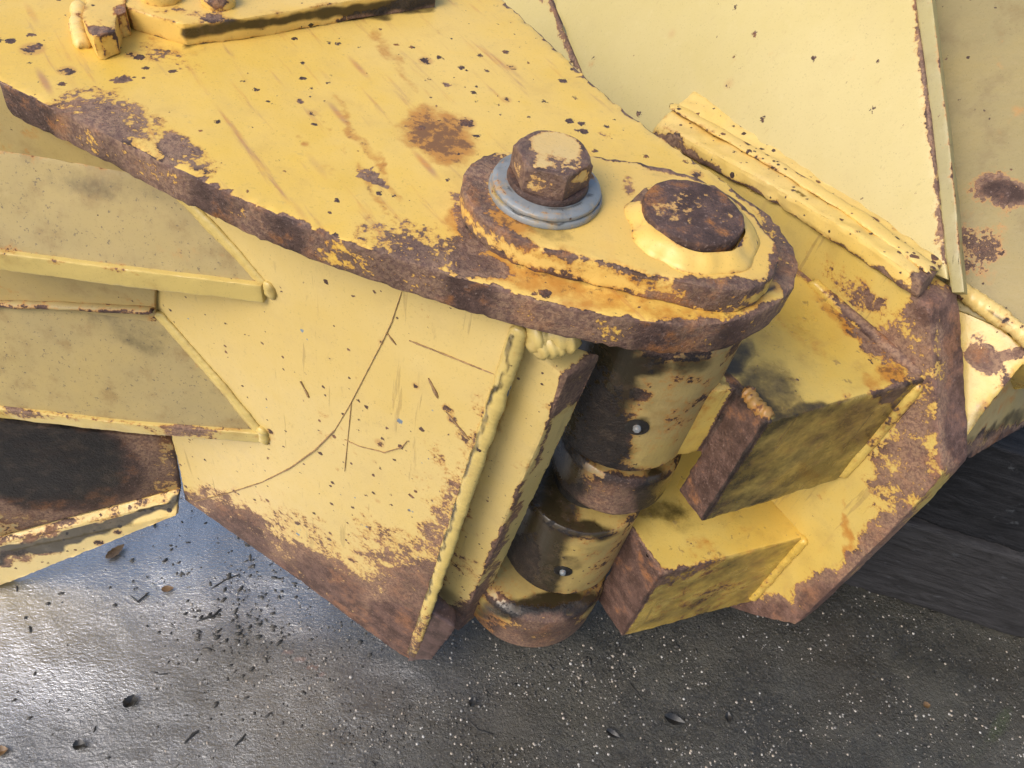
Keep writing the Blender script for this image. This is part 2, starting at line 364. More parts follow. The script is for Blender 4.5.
# raised doubler plate under the bolt
zb = ZT + .019
dbl_px = [(80, 190), (86, 160), (105, 135), (135, 113), (175, 103), (230, 100), (300, 108), (360, 114), (430, 120), (520, 131), (600, 143), (670, 163), (730, 190), (785, 228),
          (830, 268), (868, 312), (890, 350), (896, 385), (885, 420), (858, 446), (815, 459), (765, 461), (700, 452), (630, 437), (560, 421), (490, 404), (420, 386), (350, 370),
          (280, 352), (220, 330), (165, 300), (122, 265), (93, 228)]
dbl = finish('doubler_plate', prism_bm([hz(430 + x / 2.56, 110 + y / 2.56, zb) for x, y in dbl_px], (0, 0, -.0195)), M_lug, frame, res=.005, bev=.0022, edgewob=.0035,
    rust=[rim(zb - .03, zb, .25), (475, 190, 16, 30, -30, .45), (500, 232, 45, 11, 32, .30), (490, 165, 26, 14, -20, .36), (600, 268, 60, 8, 18, .25), (720, 287, 55, 12, 0, .40), (777, 262, 12, 26, 10, .42), (630, 187, 9, 9, 0, .3),
          ('line', [(600, 159), (640, 165), (700, 178), (748, 208), (778, 245)], 4, .30), (700, 300, 60, 8, 5, .4), (560, 218, 30, 8, 10, .2)],
    stain=[('line', [(480, 190), (495, 232), (560, 262), (650, 285), (740, 295)], 8, .6), (500, 215, 45, 22, 20, .8), (470, 190, 20, 40, 0, .6), (600, 262, 60, 10, 18, .45), (620, 285, 70, 8, 10, .3)],
    grime=[(548, 232, 35, 10, 15, .42), (655, 175, 40, 3, 8, .3)])
# washers and bolt
bc = hz(547.5, 182, zb + .008); BX, BY = bc[0], bc[1]
finish('flat_washer', lathe_bm(BX, BY, [(0, zb + .0042), (.0348, zb + .0042), (.0355, zb + .002), (.0355, zb), (0, zb)]), M_zinc, frame, res=.004, bev=.0008, wob=.0003, edgewob=.0006,
       stain=[lambda v, x, y: .34 + 0 * x, (500, 190, 10, 20, 0, .7), (570, 214, 30, 4, -5, .7)], grime=[('line', [(494, 190), (515, 215), (555, 224), (598, 205)], 2, .5)])
finish('spring_washer', lathe_bm(BX, BY, [(0, zb + .0088), (.0310, zb + .0088), (.0338, zb + .0075), (.0338, zb + .0048), (0, zb + .0043)]), M_zinc, frame, res=.004, bev=.0008, wob=.0003, edgewob=.0006,
       rust=[(585, 175, 8, 10, 0, .3), (510, 170, 8, 10, 0, .2)], stain=[lambda v, x, y: .30 + 0 * x], grime=[('line', [(508, 185), (530, 203), (560, 209), (590, 195)], 2.5, .55)])
z0 = zb + .0088
bolt = finish('hex_bolt_head', lathe_bm(BX, BY, [(0, z0 + .004), (.0245, z0 + .004), (.0252, z0 + .0015), (.0252, z0), (0, z0)]), M_bolt, frame, res=.004, bev=.0006, wob=.0003, edgewob=.0004, rust=[lambda v, x, y: .5 + 0 * x])
bolt.name = 'bolt'
bm = bmesh.new(); az0 = math.atan2(-BY, -BX) + math.radians(30 - 4); rr = .0246
def ring_hex(z, rmax):
    out = []
    for i in range(6):
        for j in range(8):
            a0, a1 = az0 + i * math.pi / 3, az0 + (i + 1) * math.pi / 3
            p = A([math.cos(a0), math.sin(a0)]) * (1 - j / 8) + A([math.cos(a1), math.sin(a1)]) * (j / 8); p = p * rr
            L = np.linalg.norm(p); p = p * min(1, rmax / L); out.append(bm.verts.new((BX + p[0], BY + p[1], z)))
    return out
rs = [ring_hex(z0 + .004, 1), ring_hex(z0 + .0180, 1), ring_hex(z0 + .0205, .0225), ring_hex(z0 + .0212, .0208)]
for a, b in zip(rs[:-1], rs[1:]):
    for i in range(48): bm.faces.new((a[i], a[(i + 1) % 48], b[(i + 1) % 48], b[i]))
bm.faces.new(rs[-1]); bm.faces.new(rs[0][::-1])
finish('hex_head', bm, M_bolt, bolt, res=.004, bev=.0005, wob=.0002, edgewob=.0005, deg=30, smooth_deg=25,
       stain=[(545, 165, 6, 6, 0, .3)], rust=[lambda v, x, y: .34 - .30 * (1 - smooth(np.hypot((x - 560) / 24, (y - 143) / 10), .2, 1.9)) - .22 * (1 - smooth(np.hypot((x - 540) / 6, (y - 165) / 8), .2, 1.6)) - .2 * (1 - smooth(np.hypot((x - 580) / 8, (y - 172) / 8), .5, 1.4))])
# welded pin boss
pc_ = hz(694.5, 210, zb + .0115); QX, QY = pc_[0], pc_[1]
bossm = paint('boss_top_rust', (.6, .4, .12), (.6, .42, .16), thr=.385, edgek=.15, edgew=.004, spots=0, warm=.9, rough=.5, rdark=1.1)
finish('pin_boss', lathe_bm(QX, QY, [(0, zb + .0115), (.0302, zb + .0115), (.0312, zb + .0105), (.0314, zb - .001), (0, zb - .001)]), bossm, frame, res=.004, bev=.0008, wob=.0006, edgewob=.0014)
bm = lathe_bm(QX + .002, QY - .003, [(.0305, zb + .0075), (.033, zb + .0068), (.037, zb + .0040), (.042, zb + .0006), (.0425, zb - .003), (.0305, zb - .003)], seg=140)
for v in bm.verts:
    a = math.atan2(v.co.y - QY, v.co.x - QX); q = noise.noise(Vector((math.cos(a) * 2.2, math.sin(a) * 2.2, 1)))
    d = Vector((v.co.x - QX, v.co.y - QY, 0)); k = 1 + .11 * q
    if d.length > .032: v.co.x = QX + d.x * k; v.co.y = QY + d.y * k
    v.co.z += .0012 * q if v.co.z > zb + .001 else 0
fr_ = finish('boss_weld', bm, M_lug, frame, res=.0035, bev=0, wob=.0016, edgewob=0, smooth_deg=80, wfreq=80, rust=[(640, 190, 8, 14, 0, .45), (735, 240, 10, 6, 0, .2), (650, 180, 14, 6, 0, .3)])
# small plates welded on top at the upper left
rp = [hz(x, y, ZT + .016) for x, y in [(128, 8), (183, 24), (240, 19), (340, 2), (436, -12), (436, -60), (100, -60), (112, -8)]]
upper = finish('upper_plate', prism_bm(rp, (0, 0, -.0162)), M_lug, frame, res=.006, bev=.0012, edgewob=.002, rust=[(190, 12, 40, 6, 10, .22), (215, 14, 14, 5, 0, .3), (400, 8, 60, 8, -10, .35)],
       grime=[('line', [(185, 33), (300, 16), (436, -2)], 7, .75), (400, 5, 50, 8, -8, .8)], stain=[(250, 22, 100, 10, -10, .4)])  # dark line also paints shade on the plate's near side
for i, (x, y, r_, h_) in enumerate([(218, -2, .012, .010), (160, -8, .014, .01)]):
    c = hz(x, y, ZT + .02)
    finish('plug', lathe_bm(c[0], c[1], [(0, ZT + .016 + h_), (r_ * .8, ZT + .016 + h_), (r_, ZT + .0155 + h_ * .6), (r_, ZT + .0155), (0, ZT + .0155)], seg=40), M_lug, upper, res=.004, bev=.0006, rust=[(218, 0, 9, 9, 0, .3)])
bead('weld_bead', [hz(282, 25, ZT + .002), hz(310, 21, ZT + .002), hz(345, 14, ZT + .002)], .006, M_weldbrown, frame, grime=[(310, 20, 40, 10, 0, .8)])
lug_px = [(84, -10), (84, 8), (80, 15), (85, 25), (92, 36), (100, 36), (115, 31), (117, 15), (126, 12), (124, -10)]
finish('small_lug', prism_bm([hz(x, y, ZT + .017) for x, y in lug_px], (0, 0, -.0172)), M_lug, frame, res=.005, bev=.0012, edgewob=.003, rust=[(98, 30, 12, 5, 0, .35), (120, 10, 6, 5, 0, .45), (100, 22, 5, 5, 0, .2)])
bead('lug_weld', [hz(80, 8, ZT + .002), hz(78, 28, ZT + .002), hz(84, 48, ZT + .001)], .006, M_bar, frame)

# sloping side plate
a, b, c = hz(520, 312, .651), hz(410, 660, .06), hz(185, 500, .15)
PC = plane3(a, b, c); nC = PC[1] if (CAM - a) @ PC[1] > 0 else -PC[1]
zc = .652
def c_at(px, py): return on(px, py, PC)
lf = c_at(165, 178); ul = lf + (lf - c_at(155, 308)) / np.linalg.norm(lf - c_at(155, 308)) * ((zc - lf[2]) / max(.2, ((lf - c_at(155, 308)) / np.linalg.norm(lf - c_at(155, 308)))[2]))
cpts = [a, c_at(410, 660), c_at(400, 655), c_at(300, 582), c_at(185, 500), c_at(172, 440), c_at(155, 308), c_at(163, 178), ul]
side = finish('side_plate', prism_bm(cpts, -nC * .02), M_side, frame, res=.006, bev=.002, wob=.0012, edgewob=.0016, wfreq=12,
    rust=[(320, 585, 170, 62, 35, .24), (310, 608, 160, 40, 35, .50), (420, 600, 60, 50, 10, .45), (400, 640, 60, 45, 40, .55), (330, 590, 75, 32, 36, .48), (240, 530, 60, 26, 36, .48), (400, 600, 70, 60, 40, .34), (440, 540, 30, 80, 20, .30), (385, 560, 60, 40, 38, .22), (430, 470, 30, 40, 20, .14), ('line', [(488, 400), (470, 470), (440, 600)], 12, .17), ('line', [(445, 410), (470, 445)], 4, .2),
          (350, 420, 60, 60, 0, .05), (420, 330, 12, 40, 20, .06), (190, 500, 30, 10, 20, .4)],
    stain=[(220, 490, 45, 14, 0, .3), (270, 440, 12, 6, 0, .4), (325, 400, 12, 60, 20, .12)], grime=[(268, 300, 7, 14, 0, .4), (180, 480, 10, 25, 0, .3)])
off = nC * .0006
def cl(*p): return [c_at(x, y) + off for x, y in p]
arc = cl((402, 292), (392, 322), (382, 343), (367, 372), (350, 405), (335, 430), (315, 450), (290, 468), (262, 482), (225, 494), (195, 501))
bm = bmesh.new()
for q, r_ in ((arc[:6], .0004), (arc[5:], .0007), (cl((412, 341), (440, 352), (470, 364), (495, 374)), .0006), (cl((347, 440), (360, 446), (385, 452), (402, 447), (408, 440)), .0005),
              (cl((389, 335), (397, 345)), .0008), (cl((345, 470), (348, 440), (352, 400)), .0004), (cl((430, 380), (439, 398)), .0016), (cl((448, 413), (470, 440)), .001), (cl((302, 383), (310, 398)), .0012)):
    bead_bm(q, r_, seg=6, step=.003, bm=bm, ripple=.7)
finish('scratch', bm, M_scr, side, bev=0, wob=0, edgewob=0, subdiv=False)
# corner weld between side plate and stop bar
cw = [hz(522, 322, .64)] + [c_at(522 + (412 - 522) * t, 325 + (655 - 325) * t) + nC * .0005 for t in (.08, .2, .35, .5, .65, .8, .92, 1.0)]
cw[0] = c_at(521, 326) + nC * .003
bead('corner_weld', cw, .0065, M_weld, frame, ripple=.08, pitch=.005, flat=.6, up=nC, grime=[(405, 655, 14, 20, 0, .5), ('line', [(514, 335), (406, 650)], 3.5, .6)], rust=[(420, 645, 20, 40, 20, .3)])
cw2 = [p + (hz(536, 345, .62) - hz(522, 322, .64)) * A([.8, .8, 0]) * .75 + A([.004, -.003, 0]) for p in cw[1:]]
tw = [hz(528, 334, .634), hz(545, 333, .634), hz(565, 335, .636), hz(582, 336, .637)]
bead('top_weld', tw, .012, M_weld, frame, ripple=.22, pitch=.0075, grime=[(560, 335, 30, 10, 0, .3)])
bead('top_weld', [hz(535, 346, .628), hz(550, 344, .63), hz(568, 343, .632)], .009, M_weld, frame, ripple=.25, pitch=.008)
# stop bar
e0, e1, e2, e3 = hz(541, 351, .606), hz(567, 378, .600), hz(458, 632, .085), hz(430, 612, .10)
e0b = hz(524, 345, .612)
tv = A([.0275, .0265, 0])
back = hz(601, 354, .602) - e1
P_ = [e0b, e1, e2, e3]
bk = [hz(570, 341, .612) + A([-.012, .0, 0]), e1 + back, e2 + A([back[0], back[1], .004]), e3 + A([back[0], back[1], .004])]
finish('stop_bar', hexa_bm([*P_, *bk]), M_stop, frame, res=.006, bev=.0025, edgewob=.002,
    rust=[endface(e1, e1 + back, .36, .006), (452, 622, 24, 22, 0, .5), (478, 600, 9, 40, 22, .42), (505, 530, 5, 50, 22, .32), (540, 450, 3, 60, 22, .22), (465, 560, 16, 30, 20, .14)],
    grime=[endface(e1, e1 + back, .42, .006), (590, 360, 10, 8, 0, .35)])  # shade of the pocket beside the lugs is painted on the side face
nb = [c_at(410, 660), c_at(440, 640)]
finish('end_stub', hexa_bm([c_at(408, 659) + nC * .004, c_at(428, 657) + nC * .004 + A([.006, 0, 0]), c_at(445, 628) + A([.012, 0, 0]), c_at(425, 610), *[q + A([.012, .02, 0]) for q in
    (c_at(408, 659), c_at(428, 657), c_at(445, 628), c_at(425, 610))]]), M_rust, frame, res=.005, bev=.003, edgewob=.003)

# ribs (shelves) and web behind them
s1a, s1b, s1c = c_at(165, 178), c_at(268, 284), hz(0, 262, .55)
PS1 = plane3(s1a, s1b, s1c); s1d = on(0, 150, PS1)
W3 = c_at(172, 440); PW = plane3(s1a, W3, s1d)
s2a, s2b, s2d = c_at(155, 308), c_at(264, 434), on(0, 300, PW)
PS2 = plane3(s2a, s2b, s2d)
def ext(p, q, k): return q + (q - p) * k
for nm, PS, bpx, fpx, dn in (('upper_rib', PS1, [(168, 179), (-90, 132)], [(-90, 238), (0, 250), (130, 267), (264, 283)], .018),
                             ('lower_rib', PS2, [(157, 308), (-90, 296)], [(-90, 394), (0, 406), (130, 421), (262, 431)], .015)):
    pts = [on(x, y, PS) for x, y in bpx + fpx]
    if nm == 'upper_rib': rs_ = [('line', [(0, 252), (80, 260), (150, 270)], 3, .14), (55, 262, 16, 4, 5, .22), (120, 270, 30, 4, 5, .22)]; st = [(190, 240, 60, 20, 10, .25)]; gr = [(120, 190, 90, 18, 10, .35)]
    else: rs_ = [('line', [(0, 408), (60, 414), (140, 424), (255, 434)], 4, .16), (30, 412, 60, 6, 6, .25), (190, 432, 34, 9, 6, .30)]; st = []; gr = [(130, 330, 70, 22, 20, .35), (215, 395, 8, 20, -35, .3)]
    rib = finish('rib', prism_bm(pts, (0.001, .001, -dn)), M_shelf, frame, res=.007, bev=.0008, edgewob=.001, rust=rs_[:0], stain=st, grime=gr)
    fe = pts[2:]; fo = A([-.0015, -.004, .0006]); bm = bmesh.new(); R0 = [[bm.verts.new(q) for q in (p + fo, p + fo + A([0, 0, -dn]), p + A([.002, .006, -dn - .0008]), p + A([.002, .006, .0006]))] for p in fe]
    for a_, b_ in zip(R0[:-1], R0[1:]):
        for i in range(4): bm.faces.new((a_[i], a_[(i + 1) % 4], b_[(i + 1) % 4], b_[i]))
    bm.faces.new(R0[0][::-1]); bm.faces.new(R0[-1])
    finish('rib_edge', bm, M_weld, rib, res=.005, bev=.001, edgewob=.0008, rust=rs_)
wpts = [on(x, y, PW) for x, y in [(166, 150), (160, 178), (155, 308), (168, 426), (0, 412), (-110, 402), (-110, 60), (0, 85)]]
nW = PW[1] if (CAM - s1a) @ PW[1] > 0 else -PW[1]
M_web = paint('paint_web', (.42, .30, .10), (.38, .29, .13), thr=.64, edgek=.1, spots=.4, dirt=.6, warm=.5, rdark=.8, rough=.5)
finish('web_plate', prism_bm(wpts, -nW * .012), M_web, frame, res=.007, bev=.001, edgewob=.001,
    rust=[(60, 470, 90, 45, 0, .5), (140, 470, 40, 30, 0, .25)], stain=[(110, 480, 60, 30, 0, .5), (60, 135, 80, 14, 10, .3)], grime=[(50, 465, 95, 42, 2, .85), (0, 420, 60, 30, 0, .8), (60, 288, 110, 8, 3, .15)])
bead('rib_weld', [on(x, y, PW) + nW * .003 for x, y in [(-60, 300), (60, 303), (156, 308)]], .0045, M_shelf, frame, ripple=.05, flat=.6)
bead('rib_weld', [c_at(x, y) + nC * .0008 for x, y in [(158, 312), (190, 348), (225, 388), (262, 434)]], .0065, M_weld, frame, ripple=.08, flat=.5, up=nC)
bead('rib_weld', [c_at(x, y) + nC * .0008 for x, y in [(166, 180), (200, 214), (235, 250), (266, 286)]], .0055, M_weld, frame, ripple=.08, flat=.5, up=nC)
for x, y in ((271, 291), (264, 436)):
    bead('rib_end_weld', [c_at(x - 2, y - 8) + nC * .001, c_at(x, y) + nC * .001, c_at(x - 1, y + 6) + nC * .001], .0062, M_weld, frame, flat=.6, up=nC, grime=[(x, y, 6, 6, 0, .35)])
PWL = plane3(W3, c_at(180, 488), hz(0, 537, .12)); nL = PWL[1] if (CAM - W3) @ PWL[1] > 0 else -PWL[1]
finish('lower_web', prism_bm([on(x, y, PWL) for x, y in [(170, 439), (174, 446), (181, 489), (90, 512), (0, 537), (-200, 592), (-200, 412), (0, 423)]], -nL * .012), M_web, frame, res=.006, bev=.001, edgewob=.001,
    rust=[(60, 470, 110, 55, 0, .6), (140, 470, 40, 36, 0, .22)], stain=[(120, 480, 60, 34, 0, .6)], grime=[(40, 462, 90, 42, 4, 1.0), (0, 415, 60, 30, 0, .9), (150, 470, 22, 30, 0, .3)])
# bottom flange of the frame at lower left
fl0, fl1 = on(182, 487, PWL), on(-200, 590, PWL)
def strip(yo, yo2, fo, fo2):
    a_, b_ = on(180, 487 + yo, PWL) + nL * fo, on(-200, 590 + yo * 3, PWL) + nL * fo
    c_, d_ = on(-200, 590 + yo2 * 3, PWL) + nL * fo2, on(176, 487 + yo2 * .6, PWL) + nL * fo2
    return [a_, b_, c_, d_]
f1 = strip(0, 9, .002, .012); f2 = strip(1, 20, .003, .022)
for nm_, fr_, gr_ in (('bottom_flange', f1, [('line', [(-60, 576), (0, 560), (90, 534), (180, 499)], 4, .9)]), ('bottom_lip', f2, [('line', [(-60, 574), (0, 556), (90, 530), (180, 496)], 8, .95)])):  # dark lines paint in the shaded gap between flange and lip
    finish(nm_, hexa_bm([*fr_, *[q - nL * .012 + A([0, 0, -.010]) for q in fr_]]), M_bar, frame, res=.006, bev=.001, edgewob=.003,
        rust=[('line', [(0, 545), (90, 520), (180, 490)], 6, .22), (10, 560, 60, 6, -15, .3)], grime=gr_, stain=[(90, 515, 90, 10, -15, .35)])

# pin and rings (frame side)
finish('hinge_pin', lathe_bm(PX + .004, PY, [(0, .66), (.034, .66), (.034, .07), (0, .07)], seg=64), M_dark, frame, res=.012, bev=.001)
finish('collar', lathe_bm(PX, PY, [(0, .655), (.074, .655), (.072, .640), (.074, .618), (0, .618)]), M_ring, frame, res=.006, bev=.0015, rust=[(690, 352, 40, 8, 0, .22)], grime=[(620, 350, 20, 10, 0, .4)])
finish('middle_ring', lathe_bm(PX + .019, PY + .003, [(0, .428), (.054, .428), (.058, .422), (.058, .374), (.054, .366), (0, .366)]), M_ring, frame, res=.006, bev=.0015,
    rust=[(600, 505, 60, 24, 0, .34)], grime=[grease_shade(575, 478, 565, 530, .9, .30), (655, 495, 22, 30, 0, .75), (550, 500, 16, 30, 0, .8), (600, 478, 60, 8, 0, .4)])
finish('bottom_ring', lathe_bm(PX - .018, PY, [(0, .185), (.070, .185), (.080, .178), (.082, .160), (.080, .108), (.074, .094), (0, .094)]), M_ring, frame, res=.006, bev=.0015,
    rust=[(540, 640, 70, 30, 0, .30)], stain=[(490, 625, 26, 16, 20, .9)], grime=[lambda v, x, y: .24 + 0 * x, (545, 605, 70, 12, -5, .8), (580, 640, 30, 20, 0, .3)])  # ring top darkened as painted shade under the lug, over greasy dirt

# ------------------------------------------------------------------ the carrying arm (right / back half)
ZA, ZA2 = .55, .30
arm = thing('loader_linkage', 'yellow steel linkage with pale tall back panel and two square rusty stop blocks, at right', 'machine part', (.40, .45, GZ))
def lugcyl(zt, zbm, r, dx, name, **k):
    return finish(name, lathe_bm(PX + dx, PY, [(0, zt), (r * .96, zt), (r, zt - .005), (r, zbm + .005), (r * .96, zbm), (0, zbm)]), M_ring, arm, res=.006, bev=.0012, **k)
ul_ = lugcyl(.606, .455, .0635, .008, 'upper_lug', rust=[(600, 440, 30, 50, 10, .28), (590, 400, 20, 40, 0, .3), (640, 395, 14, 8, 0, .2)], grime=[grease_shade(628, 360, 612, 470, 1.0, .27), (585, 430, 46, 70, 14, 1.0), (640, 428, 12, 12, 0, .6), (600, 470, 70, 14, 5, .5), (620, 365, 60, 12, 0, .8), (690, 365, 30, 12, 0, .5)])  # grease plus painted shade at the pinched side and in the gaps
ll_ = lugcyl(.345, .212, .063, -.001, 'lower_lug', rust=[(520, 560, 20, 30, 10, .3)], grime=[grease_shade(560, 530, 540, 600, 1.0, .27), (520, 568, 46, 50, 12, 1.0), (560, 530, 60, 12, 0, .8), (570, 565, 14, 12, 0, .5), (560, 600, 40, 6, 0, .5)])
# grease nipples sit in a dark drilled hole on each lug
def nipple(px, py, r, dx, zc_, par):
    rr_ = ray(px, py); ax = A([PX + dx, PY]); o2 = CAM[:2] - ax; dd = rr_[:2]
    A_, B_, C_ = dd @ dd, 2 * o2 @ dd, o2 @ o2 - r * r; t = (-B_ - math.sqrt(max(0, B_ * B_ - 4 * A_ * C_))) / (2 * A_); p = CAM + rr_ * t
    n_ = np.append((p[:2] - ax) / r, 0); q = Vector(n_).to_track_quat('Z', 'Y')
    for nm, prof, m, rp_ in (('grease_hole', [(.0065, .0006), (.0095, .0006), (.0095, -.006), (.0065, -.006)], M_dark, par), ('grease_hole_floor', [(0, .0003), (.0066, .0003), (.0066, -.004), (0, -.004)], M_dark, par),
                        ('grease_nipple', [(0, .0045), (.0022, .0042), (.0032, .003), (.0032, 0), (0, 0)], M_zinc, par)):
        bm = lathe_bm(0, 0, prof, seg=28)
        if nm == 'grease_hole':
            vs = bm.verts[:]; seg = 28
            for i in range(seg): bm.faces.new((vs[3 * seg + i], vs[i], vs[(i + 1) % seg], vs[3 * seg + (i + 1) % seg])) if False else None
        for v in bm.verts: v.co = Vector(p) + q @ v.co
        finish(nm, bm, m, rp_, res=.004, bev=0, wob=0, edgewob=0)
nipple(637, 427, .0635, .008, .5, ul_); nipple(563, 571, .063, -.001, .27, ll_)

ja, jb = hz(800, 270, ZA), hz(925, 380, ZA); PJ = vplane(ja, jb); nJ = PJ[1] if (CAM - ja) @ PJ[1] > 0 else -PJ[1]
def j(x, y): return on(x, y, PJ)
jp = [(655, 140), (780, 206), (915, 296), (929, 306), (935, 380), (942, 476), (905, 517), (850, 572), (795, 625), (755, 616), (715, 603), (690, 570), (650, 460), (640, 350)]
jback = -nJ * .040
M_end = paint('paint_end_plate', (.58, .40, .09), (.56, .42, .13), thr=.67, edgek=.10, edgew=.005, spots=.4, streak=.2, streak_rot=.9, dirt=.3, scratch=.3, rdark=1.9, warm=.2)
finish('end_plate', prism_bm([j(x, y) for x, y in jp], jback), M_end, arm, res=.007, bev=.0025, edgewob=.002, wob=.001,
    rust=[(905, 350, 34, 50, -10, .30), (910, 440, 30, 70, 10, .27), (965, 390, 26, 110, 0, .6), (950, 310, 14, 30, 0, .5), (880, 530, 50, 14, -45, .30), (820, 600, 50, 24, -40, .48), (770, 610, 70, 16, 10, .5), (735, 600, 30, 14, 20, .45),
          ('line', [(905, 517), (850, 572), (795, 625)], 16, .36), (930, 310, 26, 26, 0, .5), (850, 285, 60, 14, 35, .2), (900, 480, 40, 40, 0, .26)],
    stain=[(890, 330, 40, 20, 40, .35), (845, 270, 60, 8, 35, .3), (845, 540, 4, 60, 0, .6), (870, 520, 4, 50, 0, .4), (960, 400, 60, 120, 0, .3)], grime=[(800, 500, 30, 50, 0, .2), (720, 540, 40, 40, 0, .5), (735, 265, 20, 20, 0, .2), (660, 470, 60, 90, 0, .8)])  # strongest dark patch paints the shade behind the lugs
# the two arms with their square stop blocks
def armblock(name, z1, z2, zl, pl_, pf, pr, **k):
    l_, f_, r_ = hz(*pl_, z1), hz(*pf, z1), hz(*pr, z1)
    u = (r_ - f_)[:2] / np.linalg.norm((r_ - f_)[:2])
    def toJ(p): return p[:2] + u * (((PJ[0] - p)[:2] @ PJ[1][:2]) / (u @ PJ[1][:2]) + .004)
    fr, lr = toJ(f_), toJ(l_)
    uj = A([PJ[1][1], -PJ[1][0]]); uj = uj if uj[1] > 0 else -uj
    bkp = fr + uj * .15
    lt = A([PX + .014, PY - .057]); lb = A([PX + .005, PY + .05])
    bm = bmesh.new(); V = {}
    for nm_, p in zip('ABCDEGH', (lt, l_[:2], f_[:2], fr, lr, bkp, lb)):
        for lev, z in (('t', z1), ('m', zl), ('b', z2)):
            if (nm_ in 'CD' and lev == 'm') or (nm_ in 'AGH' and lev == 'b'): continue
            V[nm_ + lev] = bm.verts.new((p[0], p[1], z))
    for fc_ in ('At Bt Ct Dt Et Gt Ht', 'Bb Cb Db Eb', 'Am Bm Em Gm Hm', 'Bm Em Eb Bb', 'At Bt Bm Am', 'Bt Ct Cb Bb Bm', 'Ct Dt Db Cb', 'Dt Et Em Eb Db', 'Et Gt Gm Em', 'Gt Ht Hm Gm', 'Ht At Am Hm'):
        bm.faces.new([V[q] for q in fc_.split()])
    arm_ = finish(name, bm, M_arm, arm, res=.006, bev=.0022, edgewob=.0025, wob=.001, **k)
    return arm_, l_, f_, fr
ub, ul1, uf, ufr = armblock('upper_arm', ZA, .400, .462, (737, 388), (766, 423), (903, 386),
    rust=[endface(hz(737, 388, ZA), hz(766, 423, ZA), .6), ('line', [(800, 270), (860, 325), (925, 385)], 7, .26), (880, 350, 44, 16, 40, .26), (850, 300, 40, 6, 35, .2), (895, 395, 20, 12, 0, .3)],
    stain=[endface(hz(766, 423, ZA), hz(903, 386, ZA), .3), (860, 330, 60, 14, 40, .75), (800, 330, 60, 10, 50, .4), (890, 375, 20, 14, 0, .8), (690, 400, 30, 50, 30, .5), (830, 450, 50, 30, -30, .35), (880, 380, 26, 10, 0, .5)],
    grime=[endface(hz(766, 423, ZA), hz(903, 386, ZA), .54), endface(hz(737, 388, ZA), hz(690, 371, ZA), .42), (770, 395, 40, 34, 30, .55), (820, 445, 80, 26, -28, .42), (800, 412, 40, 9, -12, .6), (735, 360, 24, 24, 30, .62), (790, 470, 8, 40, 25, .3), (880, 405, 30, 14, -30, .5)])  # front face darkened by dirt with its shade painted in
lb_, ll1, lf_, lfr = armblock('lower_arm', ZA2, .142, .222, (630, 531), (661, 575), (776, 546),
    rust=[endface(hz(630, 531, ZA2), hz(661, 575, ZA2), .6), (680, 575, 40, 10, -14, .25), (700, 600, 60, 20, -20, .15)], stain=[endface(hz(661, 575, ZA2), hz(776, 546, ZA2), .35), (700, 590, 60, 26, -15, .35), (700, 545, 20, 14, 0, .4), (730, 530, 30, 10, 0, .3)],
    grime=[endface(hz(661, 575, ZA2), hz(776, 546, ZA2), .44), (660, 510, 40, 14, 10, .5), (690, 520, 60, 20, 0, .3), (720, 590, 60, 16, -20, .42), (620, 540, 16, 20, 0, .3)])  # front face carries painted shade as well as dirt
def zz(p, z): return A([p[0], p[1], z])
bead('stop_weld', [zz(ul1 * .92 + uf * .08 + A([.006, 0, 0]), ZA), zz(ul1 * .5 + uf * .5 + A([.004, 0, 0]), ZA), zz(uf + A([.006, .005, 0]), ZA)], .0065, M_weldbrown, ub, ripple=.35, pitch=.005)
bead('arm_weld', [A([*(ufr * (1 - t)), 0]) + A([*(ja[:2] * t), 0]) + A([0, 0, ZA]) + nJ * .003 for t in (0.05, .3, .6, .9)], .006, M_arm, ub, ripple=.05, rust=[(900, 370, 50, 20, 40, .35), (860, 320, 40, 6, 40, .25)])
bead('arm_weld', [A([*ufr, ZA - .006 - t]) + A([-.006, -.002, 0]) for t in (0, .05, .10, .14)], .0055, M_arm, ub, ripple=.05, grime=[(890, 410, 20, 30, 0, .4)])
bead('arm_weld', [A([*lfr, ZA2 - t]) + A([-.006, -.002, 0]) for t in (.0, .05, .10, .15)], .0055, M_arm, lb_, ripple=.05)
# welded cap bar along the top of the end plate
kf = lambda x, y: on(x, y, (PJ[0] + nJ * .006, PJ[1]))
fb = [kf(648, 138), kf(764, 198), kf(851, 254), kf(918, 300)]
ft = [kf(657, 123), kf(768, 183), kf(858, 236), kf(925, 283)]
bt = [hz(694, 89, .590), hz(778, 142, .600), hz(862, 197, .610), hz(946, 262, .620)]
bm = bmesh.new(); rowv = []
for q0, q1, q2 in zip(fb, ft, bt):
    low = q2 + A([0, 0, -.03]); rowv.append([bm.verts.new(p) for p in (q0, q1, q2, low)])
for r0, r1 in zip(rowv[:-1], rowv[1:]):
    for i in range(4): bm.faces.new((r0[i], r0[(i + 1) % 4], r1[(i + 1) % 4], r1[i]))
bm.faces.new(rowv[0][::-1]); bm.faces.new(rowv[-1])
finish('cap_bar', bm, M_spot, arm, res=.005, bev=.004, edgewob=.002, wob=.0022, wfreq=70, deg=20,
    rust=[('line', [(655, 138), (700, 160), (764, 200), (851, 256), (915, 300)], 6, .36), (930, 285, 26, 18, 0, .45), (740, 185, 24, 6, 32, .25), (672, 145, 12, 8, 0, .3)],
    stain=[('line', [(700, 150), (900, 285)], 8, .22)])
ridge = [q1 * .55 + q2 * .45 + A([0, 0, .001]) for q1, q2 in zip(ft, bt)]
bead('cap_weld', ridge, .0075, M_spot, arm, ripple=.03, pitch=.016, flat=.3, rust=[(800, 175, 6, 5, 0, .3)])
